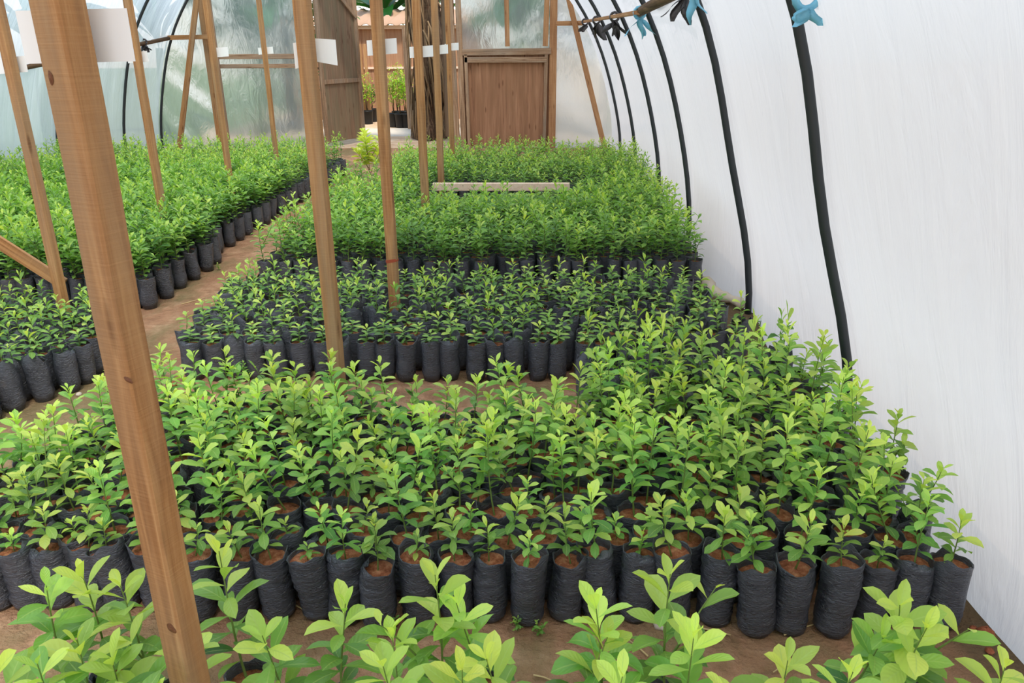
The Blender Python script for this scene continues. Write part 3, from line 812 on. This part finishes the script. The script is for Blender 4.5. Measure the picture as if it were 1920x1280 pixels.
# ------------------------------------------------------------------ end wall
def X(px, Y=END): return at(px, 120, Y).x
def Zp(py, Y=END, px=900): return at(px, py, Y).z
def film_panel(name, x0, x1, z0, z1, y, mat, nx=24, nz=20, amp=.012, seed=1, top=None):
    r = random.Random(seed); w = [(r.uniform(2, 9), r.uniform(2, 9), r.uniform(0, 6)) for _ in range(4)]
    V, Fc = [], []
    for j in range(nz+1):
        for i in range(nx+1):
            x = x0+(x1-x0)*i/nx; zt = z1 if top is None else min(z1, top(x)); z = z0+(zt-z0)*j/nz
            V.append((x, y+amp*sum(math.sin(a*x+b*z+c) for a, b, c in w)/2, z))
    for j in range(nz):
        for i in range(nx): a = j*(nx+1)+i; Fc.append([a, a+1, a+nx+2, a+nx+1])
    return mk(name, V, Fc, mat)
arc_top = lambda x: math.sqrt(max(0.02, (RAD+.06)**2-(x-CX)**2))
xl1, xl2 = X(388), X(592)      # left framed panel
xr1, xr2 = X(864), X(1041)     # right framed panel
o1 = struct(film_panel('wall_back', CX-RAD-.05, xl1, 0, 4, END, M['film_end'], seed=2, top=arc_top, amp=.03))
o2 = struct(film_panel('wall_back', xr2, CX+RAD+.05, 0, 4, END, M['film_corner'], seed=3, top=arc_top, amp=.03))
o3 = struct(film_panel('wall_back', xl1, xr2, 2.6, 4, END, M['film_end'], seed=4, top=arc_top))
zrl, zrr = 1.50, 1.56
# left framed panel : film above and below the rail
pl = struct(empty('wall_left_of_door')); pl.name = 'partition_left'
film_panel('upper_film', xl1, xl2, zrl, 2.6, END, M['film_end'], seed=6).parent = pl
film_panel('lower_film', xl1, xl2, .05, zrl, END, M['film_end'], seed=7).parent = pl
T = M['timber_old']; TXm = M['timber']
beam('stile', (X(395), END-.03, 0), (X(393), END-.03, 2.7), .10, .05, TXm, pl)
beam('stile', (X(412), END-.10, 0), (X(410), END-.10, 2.7), .08, .05, T, pl)
beam('stile', (X(574), END-.03, 0), (X(572), END-.03, 2.7), .09, .05, T, pl)
beam('stile', (X(590), END-.05, 0), (X(586), END-.05, 2.7), .07, .05, T, pl)
beam('rail', (X(405), END-.04, Zp(106, px=450)), (X(560), END-.04, Zp(106, px=450)), .075, .05, T, pl, up=(0, 1, 0))
beam('rail', (X(405), END-.04, Zp(124, px=450)), (X(560), END-.04, Zp(124, px=450)), .065, .05, T, pl, up=(0, 1, 0))
# right framed panel: film above, plywood below
pr = struct(empty('partition_right'))
film_panel('upper_film', xr1, xr2, zrr, 2.6, END, M['film_end'], seed=8).parent = pr
V, Fc = [], []; box_vf(((xr1+xr2)/2, END, .80), (xr2-xr1, .02, 1.56), V, Fc); mk('plywood_panel', V, Fc, M['ply'], pr, smooth=False)
TN = M['timber_new']
beam('stile', (X(1036), END-.04, 0), (X(1037), END-.04, 2.7), .12, .05, TN, pr)
beam('stile', (X(1021), END-.06, 0), (X(1024), END-.06, 1.5), .055, .05, T, pr)
beam('stile', (X(1022), END-.06, 1.62), (X(1026), END-.06, 2.7), .085, .04, TN, pr)
beam('stile', (X(952), END-.06, 1.62), (X(950), END-.06, 2.7), .075, .04, TN, pr)
beam('stile', (X(866), END-.06, 0), (X(862), END-.06, 2.7), .09, .05, T, pr)
beam('stile', (X(877), END-.07, 0), (X(874), END-.07, 1.5), .055, .05, T, pr)
beam('rail', (X(868), END-.07, Zp(98)), (X(1033), END-.07, Zp(96, px=1000)), .10, .05, T, pr)
beam('rail', (X(872), END-.07, Zp(112)), (X(1025), END-.07, Zp(112, px=1000)), .085, .05, T, pr)
# jambs of the opening and lintel
beam('door_jamb', (X(853), END-.02, 0), (X(846), END-.02, 2.7), .10, .06, T)['kind'] = 'structure'
# door leaves
def leaf_door(name, hx, ang, w, lab, mat):
    d = empty(name, None, None, (hx, END+.03, 0), ang)
    V, Fc = [], []; box_vf((w/2, 0, 1.33), (w, .012, 2.5), V, Fc); mk('door_board', V, Fc, mat, d, smooth=False)
    V, Fc = [], []; box_vf((w-.04, -.02, 1.33), (.08, .03, 2.52), V, Fc); mk('stile', V, Fc, M['timber_old'], d, smooth=False)
    V, Fc = [], []; box_vf((.04, -.02, 1.33), (.08, .03, 2.52), V, Fc); mk('stile', V, Fc, M['timber_old'], d, smooth=False)
    V, Fc = [], []; box_vf((w/2, -.021, 1.08), (w-.16, .028, .07), V, Fc); mk('rail', V, Fc, M['timber_old'], d, smooth=False)
    V, Fc = [], []; beam_vf((w*.5, -.04, 2.5), (w-.05, -.04, 2.12), .06, .02, V, Fc); mk('brace', V, Fc, M['timber_old'], d, smooth=False)
    d['kind'] = 'structure'
    return d
leaf_door('door_1', X(596), R(68), 1.2, '', M['ply_dark'])
leaf_door('door_2', X(850), R(104), 1.2, '', M['ply_dark'])
# braces at the sides
o = beam('diagonal_brace', at(1064, -12, END-.2), (1.29, END-.25, .0), .085, .035, M['timber_new']); tag(o, 'light brown lath slanting down in front of the end wall by plastic wall', 'brace')
o = beam('diagonal_brace', at(370, -12, END-.3), at(330, 330, END-.3), .085, .04, M['timber']); tag(o, 'brown lath leaning before the end wall film across the path', 'brace')
o = beam('crossbar', at(300, 71, END-.15), at(392, 69, END-.15), .07, .04, M['timber']); tag(o, 'short horizontal batten between the thin pole and the left door frame', 'batten')
o = beam('crossbar', at(1042, 44, END-.15), at(1104, 43, END-.15), .07, .04, M['timber_new']); tag(o, 'short horizontal batten joining right door frame to plastic wall', 'batten')

# ------------------------------------------------------------------ outside the door
def fibrous_trunk():
    r = random.Random(3); root = empty('fibrous_trunk', 'dark trunk shrouded in dry hanging fibres just outside the doorway', 'tree trunk', (at(803, 200, 15.1).x, 15.1, 0))
    V, Fc = [], []; seg, rn = 22, 24
    for k in range(rn+1):
        z = 4.2*k/rn
        for j in range(seg):
            t = 2*PI*j/seg; b = .25+.05*math.sin(3*t+z*2)+.03*math.sin(7*t-z*5)+r.uniform(-.018, .018)+(.06 if z < .2 else 0)
            V.append((b*math.cos(t)+.06*math.sin(z), b*math.sin(t), z))
    for k in range(rn):
        for j in range(seg): a = k*seg+j; b_ = k*seg+(j+1) % seg; Fc.append([a, b_, b_+seg, a+seg])
    mk('trunk', V, Fc, M['bark'], root)
    V, Fc = [], []
    for i in range(170):
        t = r.uniform(0, 2*PI); z = r.uniform(.5, 3.4); L_ = r.uniform(.3, 1.2); b = .30
        pts = []
        for k in range(5):
            u = k/4; bb = b+.03*math.sin(u*3+i)+.05*u; pts.append((bb*math.cos(t+.25*u)+.04*math.sin(i+u*3), bb*math.sin(t+.25*u), max(.02, z-L_*u)))
        tube_vf(pts, [.012, .02, .016, .01, .004], V, Fc, 4)
    mk('hanging_fibres', V, Fc, M['fibre'], root)
fibrous_trunk()
gp = at(771, 232, 16.6)
o = beam('gate_post', (gp.x, 16.6, -.01), (gp.x-.02, 16.6, 2.0), .13, .08, M['timber_old']); tag(o, 'weathered grey post outside the doorway beside the fibrous trunk', 'post')
# concrete step / slab
a, b = at(690, 262, 15.2), at(770, 240, 17)
V, Fc = [], []; box_vf((-2.6, 15.95, .0), (3.4, 1.6, .08), V, Fc, bev=.03); o = mk('concrete_slab', V, Fc, M['stone'], smooth=False); tag(o, 'pale sunlit concrete slab on the ground outside the doorway', 'slab')
# shed
shed = empty('shed', 'orange brown boarded shed beyond the doorway', 'shed', (-3.0, 19.6, 0))
V, Fc = [], []; box_vf((0, 0, 1.02), (4.2, .04, 2.06), V, Fc); mk('board_wall', V, Fc, M['shed'], shed, smooth=False)
V, Fc = [], []; box_vf((0, 1.2, 1.02), (4.1, 2.3, 2.0), V, Fc); mk('shed_body', V, Fc, M['shed'], shed, smooth=False)
sx = at(758, 100, 19.5).x+3.0
for xx in (sx, sx-1.05, sx-2.1):
    V, Fc = [], []; box_vf((xx, -.04, 1.02), (.07, .04, 2.06), V, Fc); mk('batten', V, Fc, M['shed'], shed, smooth=False)
V, Fc = [], []; box_vf((0, -.04, 1.17), (4.2, .04, .05), V, Fc); mk('rail', V, Fc, M['timber_pale'], shed, smooth=False)
V, Fc = [], []; box_vf((0, -.05, 2.07), (4.3, .12, .08), V, Fc); mk('eave_lath', V, Fc, M['timber_pale'], shed, smooth=False)
V, Fc = [], []
n = 60
for s in (0, .02):
    for k in range(n+1):
        x = -2.2+4.4*k/n; z = .03*math.cos(k*1.6)
        V += [(x, -.25, 2.11+z+s), (x, 2.5, 2.55+z+s)]
m_ = (n+1)*2
for k in range(n): q = 2*k; Fc += [[q, q+2, q+3, q+1], [m_+q, m_+q+1, m_+q+3, m_+q+2], [q, m_+q, m_+q+2, q+2]]
mk('corrugated_roof', V, Fc, M['tile'], shed)
for px, lab in ((684, 'orange pole leaning by the shed, farther left one'), (692, 'orange pole by the shed, beside shrub pots')):
    b = at(px, 180, 18.6); o = beam('pole', (b.x, 18.6, 0), (b.x-.03, 18.6, at(px, 82, 18.6).z), .07, .06, M['timber_new']); tag(o, lab, 'pole', 'orange poles before the shed')

def scatter_crown(rnd, n, size, ll, fresh, V, Fc, A, c=(0, 0, 0), hollow=.5):
    for i in range(n):
        t = rnd.uniform(0, 2*PI); ph = math.acos(rnd.uniform(-.75, 1)); rr = rnd.uniform(hollow, 1)
        p = (c[0]+size[0]*rr*math.sin(ph)*math.cos(t), c[1]+size[1]*rr*math.sin(ph)*math.sin(t), c[2]+size[2]*rr*math.cos(ph))
        l_ = ll*rnd.uniform(.6, 1.2)
        leaf_vf(V, Fc, A, p, t+rnd.uniform(-1, 1), rnd.uniform(-.5, 1), rnd.uniform(0, 1), l_, l_*.45, min(1, max(0, rnd.gauss(.35, .2)+fresh)), nu=3, ns=1, fold=.3, rnd=rnd)
def potted_shrub(x, y, h, seed, lab, mat='leaf_gold', pr_=.13, ph_=.3, n=260, grp='potted shrubs outside the doorway', w=.2):
    r = random.Random(seed); root = empty('potted_shrub', lab, 'potted shrub', (x, y, -.01), 0, grp)
    V, Fc = [], []; seg = 18
    prof = [(pr_*.82, 0), (pr_*.85, .02), (pr_, ph_-.02), (pr_*1.05, ph_-.02), (pr_*1.05, ph_), (pr_*.95, ph_), (pr_*.93, ph_-.04), (0.001, ph_-.04)]
    V.append((0, 0, 0))
    for (b, z) in prof:
        for j in range(seg): t = 2*PI*j/seg; V.append((b*math.cos(t), b*math.sin(t), z))
    for j in range(seg): Fc.append([0, 1+(j+1) % seg, 1+j])
    for k in range(len(prof)-1):
        for j in range(seg): a = 1+k*seg+j; b = 1+k*seg+(j+1) % seg; Fc.append([a, b, b+seg, a+seg])
    mk('pot', V, Fc, M['pot'], root)
    V, Fc = [], []
    for k in range(5):
        a = r.uniform(0, 6.28); tube_vf([(0, 0, ph_-.05), (math.cos(a)*w*.3, math.sin(a)*w*.3, ph_+h*.5), (math.cos(a)*w*.5, math.sin(a)*w*.5, ph_+h*.85)], [.008, .006, .003], V, Fc, 5)
    mk('stem', V, Fc, M['stem_brown'], root)
    V, Fc, A = [], [], []
    scatter_crown(r, n, (w, w, h*.55), .075, .15, V, Fc, A, (0, 0, ph_+h*.52), .25)
    mk('leaves', V, Fc, M[mat], root, attr=A)
b1 = at(752, 230, 17.4)
sp = [(738, 17.55, .85, 'golden-green potted shrub left in the doorway row, beside the third post'), (750, 17.4, .95, 'golden-green potted shrub middle of the doorway row'),
      (763, 17.35, .9, 'golden-green potted shrub right end of the doorway row'), (745, 18.1, 1.0, 'potted shrub behind the doorway row, left'), (759, 18.1, 1.05, 'potted shrub behind the doorway row, right'),
      (688, 18.3, .75, 'yellow-green potted shrub by the orange poles'), (697, 18.9, .5, 'dark potted shrub behind the orange poles')]
for i, (px, Y, h, lab) in enumerate(sp):
    potted_shrub(at(px, 200, Y).x, Y, h, 60+i, lab, 'leaf_gold' if i != 6 else 'leaf_dark')
# banana plants and trees outside
def banana(x, y, h, seed, lab, n=9, ll=2.0):
    r = random.Random(seed); root = empty('banana_plant', lab, 'banana plant', (x, y, -.01), 0, 'banana plants outside the tunnel')
    V, Fc = [], []; tube_vf([(0, 0, 0), (.03, 0, h*.4), (.05, .02, h*.75)], [.13, .11, .07], V, Fc, 12); mk('trunk', V, Fc, M['stem'], root)
    V, Fc, A = [], [], []
    for i in range(n):
        leaf_vf(V, Fc, A, (.05, .02, h*.7+.05*i), i*2.4+r.uniform(-.3, .3), R(r.uniform(45, 75)), R(r.uniform(60, 120)), ll*r.uniform(.8, 1.1), .55, r.uniform(.1, .6), nu=12, ns=2, fold=.35, rnd=r)
    mk('leaves', V, Fc, M['leaf_dark'], root, attr=A)
banana(at(715, 0, 21.9).x, 22.0, 3.0, 21, 'banana plant with dark leaves hanging over the shed')
banana(at(775, 0, 22.4).x, 22.6, 3.2, 22, 'banana plant with dark leaves above the shed and trunk')
banana(-7.6, 12.6, 2.2, 23, 'banana plant seen through the film at upper left')
banana(-7.4, 16.4, 2.2, 24, 'banana plant seen through the corner film beside left lath')
banana(1.6, 16.0, 1.9, 25, 'banana plant behind the film right of the door frame')
banana(-5.3, 16.6, 2.3, 26, 'banana plant behind the left framed film panel')
banana(-.2, 16.3, 2.4, 27, 'banana plant behind the right framed film pane')
def tree(x, y, h, w, seed, lab, n=2200, mat='leaf_dark', ll=.22):
    r = random.Random(seed); root = empty('leafy_tree', lab, 'tree', (x, y, -.01), 0, 'dense trees beyond the yard')
    V, Fc = [], []; tube_vf([(0, 0, 0), (.05, .03, h*.3), (-.04, 0, h*.7)], [.16, .12, .05], V, Fc, 10); mk('trunk', V, Fc, M['bark'], root)
    V, Fc, A = [], [], []; scatter_crown(r, n, (w, w*.8, h*.48), ll, .0, V, Fc, A, (0, 0, h*.52), .45); mk('crown', V, Fc, M[mat], root, attr=A)
tree(-7.2, 24.5, 6.5, 2.6, 31, 'dense green tree behind the shed, left')
tree(-2.4, 25.5, 7.5, 2.4, 32, 'dense green tree behind the shed, centre')
tree(2.0, 21.5, 6.5, 3.0, 33, 'dense green tree blurred behind the right film pane')
tree(-4.9, 17.3, 4.2, 1.3, 34, 'bushy tree blurred behind the left film panel', 1800, 'leaf_dark', .16)
tree(.3, 18.0, 4.2, 1.6, 35, 'bushy tree blurred behind the right door panes', 1800, 'leaf_dark', .16)
tree(-9.8, 11.5, 4.5, 2.2, 36, 'bushy tree blurred behind the creased film wall', 1800, 'leaf_dark', .18)
tree(-9.6, 6.8, 4.0, 2.0, 37, 'bushy tree behind the creased film wall, nearer one', 1800, 'leaf_dark', .18)

# ------------------------------------------------------------------ small things on the floor
# lone sapling in the path
sap = at(695, 340, 9.8)
(st, sfc), (lv_, lf_, la_) = plant(777, .66, 50, .13, 1, 5, .9, .4, .5)
root = empty('lone_sapling', 'bright yellow-green lone sapling standing in the path near the doorway', 'sapling', (sap.x, 9.8, 0))
mk('stem', st, sfc, M['stem_brown'], root)
la2 = [(min(1, a[0]+.45), a[1], a[2], 1) for a in la_]
mk('leaves', lv_, lf_, M['leaf'], root, attr=la2)
# weeds
WD = [(150, 700, 'left group corner'), (225, 690, 'beneath the nearest post'), (1480, 640, 'by hoop'), (1425, 610, ''), (270, 575, ''), (705, 1160, ''), (735, 1185, ''), (970, 1180, ''), (1010, 1190, ''), (460, 715, ''),
      (1650, 1140, ''), (1105, 1150, ''), (1420, 650, ''), (425, 690, ''), (300, 705, ''), (410, 505, ''), (660, 330, '')]
for i, (px, py, _) in enumerate(WD):
    g = ground(px, py)
    (a, b), (c, d, e) = plant(1200+i, .05 if i not in (0, 9) else .12, 9 if i != 9 else 30, .022 if i != 0 else .035, 1, 2, .3, .05)
    root = empty('weed', ['leafy weed at the corner of the group across the path', 'small weed on the path behind nearest post', 'small weed at the foot of the plastic wall, nearer one', 'small weed at the foot of plastic wall, farther one',
        'small weed at the bag feet across the path', 'tiny weed at the foot of the front bags, left of two', 'tiny weed at the foot of the front bags, right of two', 'tiny weed on the bare soil before the front bags', 'tiny weed on bare soil right of another tiny weed',
        'feathery weed at the front of the middle block', 'weed among front bags near the plastic wall', 'tiny weed below the front bags mid row', 'weed in the gap between plastic wall and bags', 'small weed before the middle block, path side',
        'tiny weed on the mossy path', 'tiny weed under the far bags across the path', 'tiny weed under the farthest bags across the path'][i], 'weed', (g.x, g.y, -.003), 0, 'small weeds on the soil')
    mk('stem', a, b, M['stem'], root); mk('leaves', c, d, M['leaf'], root, attr=e)
# straws
ST = [(340, 570, 385, 558), (1470, 1190, 1545, 1165), (1650, 1250, 1670, 1200), (540, 1130, 568, 1142), (1300, 1175, 1370, 1190), (1000, 1265, 1040, 1278), (270, 668, 330, 655), (1215, 1230, 1180, 1200), (1520, 1215, 1450, 1260), (820, 1135, 850, 1143)]
SL = ['straw lying on the path by far bags', 'thick pale straw by the front bags near plastic wall', 'short pale straw between front seedlings', 'thin straw before front bags', 'thin straw under the front bags right of centre',
      'thin straw at the bottom edge', 'straw on the mossy path', 'thin straw between front seedlings near centre', 'long green-grey straw before the big right bags', 'tiny straw on the soil before front bags']
for (a, b, c, d), lab in zip(ST, SL):
    p, q = ground(a, b, .006), ground(c, d, .006); V, Fc = [], []
    m_ = p.lerp(q, .5)+Vector((0, .004, .0)); tube_vf([p, m_, q], [.0028, .0026, .002], V, Fc, 6); o = mk('straw', V, Fc, M['straw']); tag(o, lab, 'straw', 'dry straws on the soil')
# clods and stones
CL = [(1848, 1190, .024, 'red clay clod near the foot of the plastic wall'), (1825, 1180, .012, 'small clod beside the red clay clod'), (1240, 1175, .022, 'grey stone at the foot of the front bags'), (863, 1190, .02, 'lump of crumbly soil before the front bags'),
      (905, 1245, .01, 'tiny stone on bare soil'), (148, 740, .014, 'pale chip of wood on the path'), (325, 722, .02, 'pinkish stone before the middle block by the nearest post'), (255, 585, .016, 'pale stone by the bags across the path'), (1855, 1222, .012, 'small clod under the red clod')]
for i, (px, py, s, lab) in enumerate(CL):
    g = ground(px, py); r = random.Random(80+i); V, Fc = [], []; sg, rn = 12, 7
    for k in range(rn+1):
        ph = PI*k/rn
        for j in range(sg):
            t = 2*PI*j/sg; b = s*(1+r.uniform(-.16, .16)); V.append((b*math.sin(ph)*math.cos(t), b*math.sin(ph)*math.sin(t), b*.65*math.cos(ph)+s*.45))
    for k in range(rn):
        for j in range(sg): a = k*sg+j; b = k*sg+(j+1) % sg; Fc.append([a, a+sg, b+sg, b])
    o = mk('clod', V, Fc, M['clod'] if i not in (2, 5) else M['stone'], loc=(g.x, g.y, -.002)); tag(o, lab, 'clod', 'clods and stones on the soil')
# grass tuft near right front
g = ground(1700, 1165); r = random.Random(9)
V, Fc, A = [], [], []
for i in range(16):
    leaf_vf(V, Fc, A, (r.uniform(-.03, .03), r.uniform(-.02, .02), 0), r.uniform(0, 6.28), R(r.uniform(35, 80)), R(r.uniform(30, 90)), r.uniform(.08, .2), .007, .35, nu=6, ns=1, rnd=r)
o = mk('grass_tuft', V, Fc, M['leaf'], attr=A, loc=(g.x, g.y, -.002)); tag(o, 'thin grass tuft before the front bags beside plastic wall', 'grass')

# ------------------------------------------------------------------ light
w = bpy.data.worlds.new('World'); S.world = w; w.use_nodes = True; nt = w.node_tree; nt.nodes.clear()
out = N(nt, 'ShaderNodeOutputWorld'); bg = N(nt, 'ShaderNodeBackground'); tc = N(nt, 'ShaderNodeTexCoord'); sx_ = N(nt, 'ShaderNodeSeparateXYZ')
L(nt, tc.outputs['Generated'], sx_.inputs[0])
c = ramp(nt, math_(nt, 'MULTIPLY_ADD', sx_.outputs[2], .5, .5), [(.0, (.55, .45, .36, 1)), (.49, (.7, .62, .52, 1)), (.52, (1.0, .98, .95, 1)), (.70, (.68, .81, 1.0, 1)), (1, (.44, .64, 1.0, 1))])
L(nt, c, bg.inputs[0]); bg.inputs[1].default_value = 1.75; L(nt, bg.outputs[0], out.inputs[0])
sd = bpy.data.lights.new('sun', 'SUN'); sd.energy = 4.2; sd.angle = R(10); sd.color = (1, .95, .86); so_ = bpy.data.objects.new('sun', sd); C.objects.link(so_)
so_.rotation_euler = Vector((.16, -.46, .86)).to_track_quat('Z', 'Y').to_euler(); so_.location = (0, 0, 20)
S.cycles.use_denoising = True
S.cycles.max_bounces = 10; S.cycles.diffuse_bounces = 4; S.cycles.transmission_bounces = 6; S.cycles.transparent_max_bounces = 16
S.cycles.sample_clamp_indirect = 6
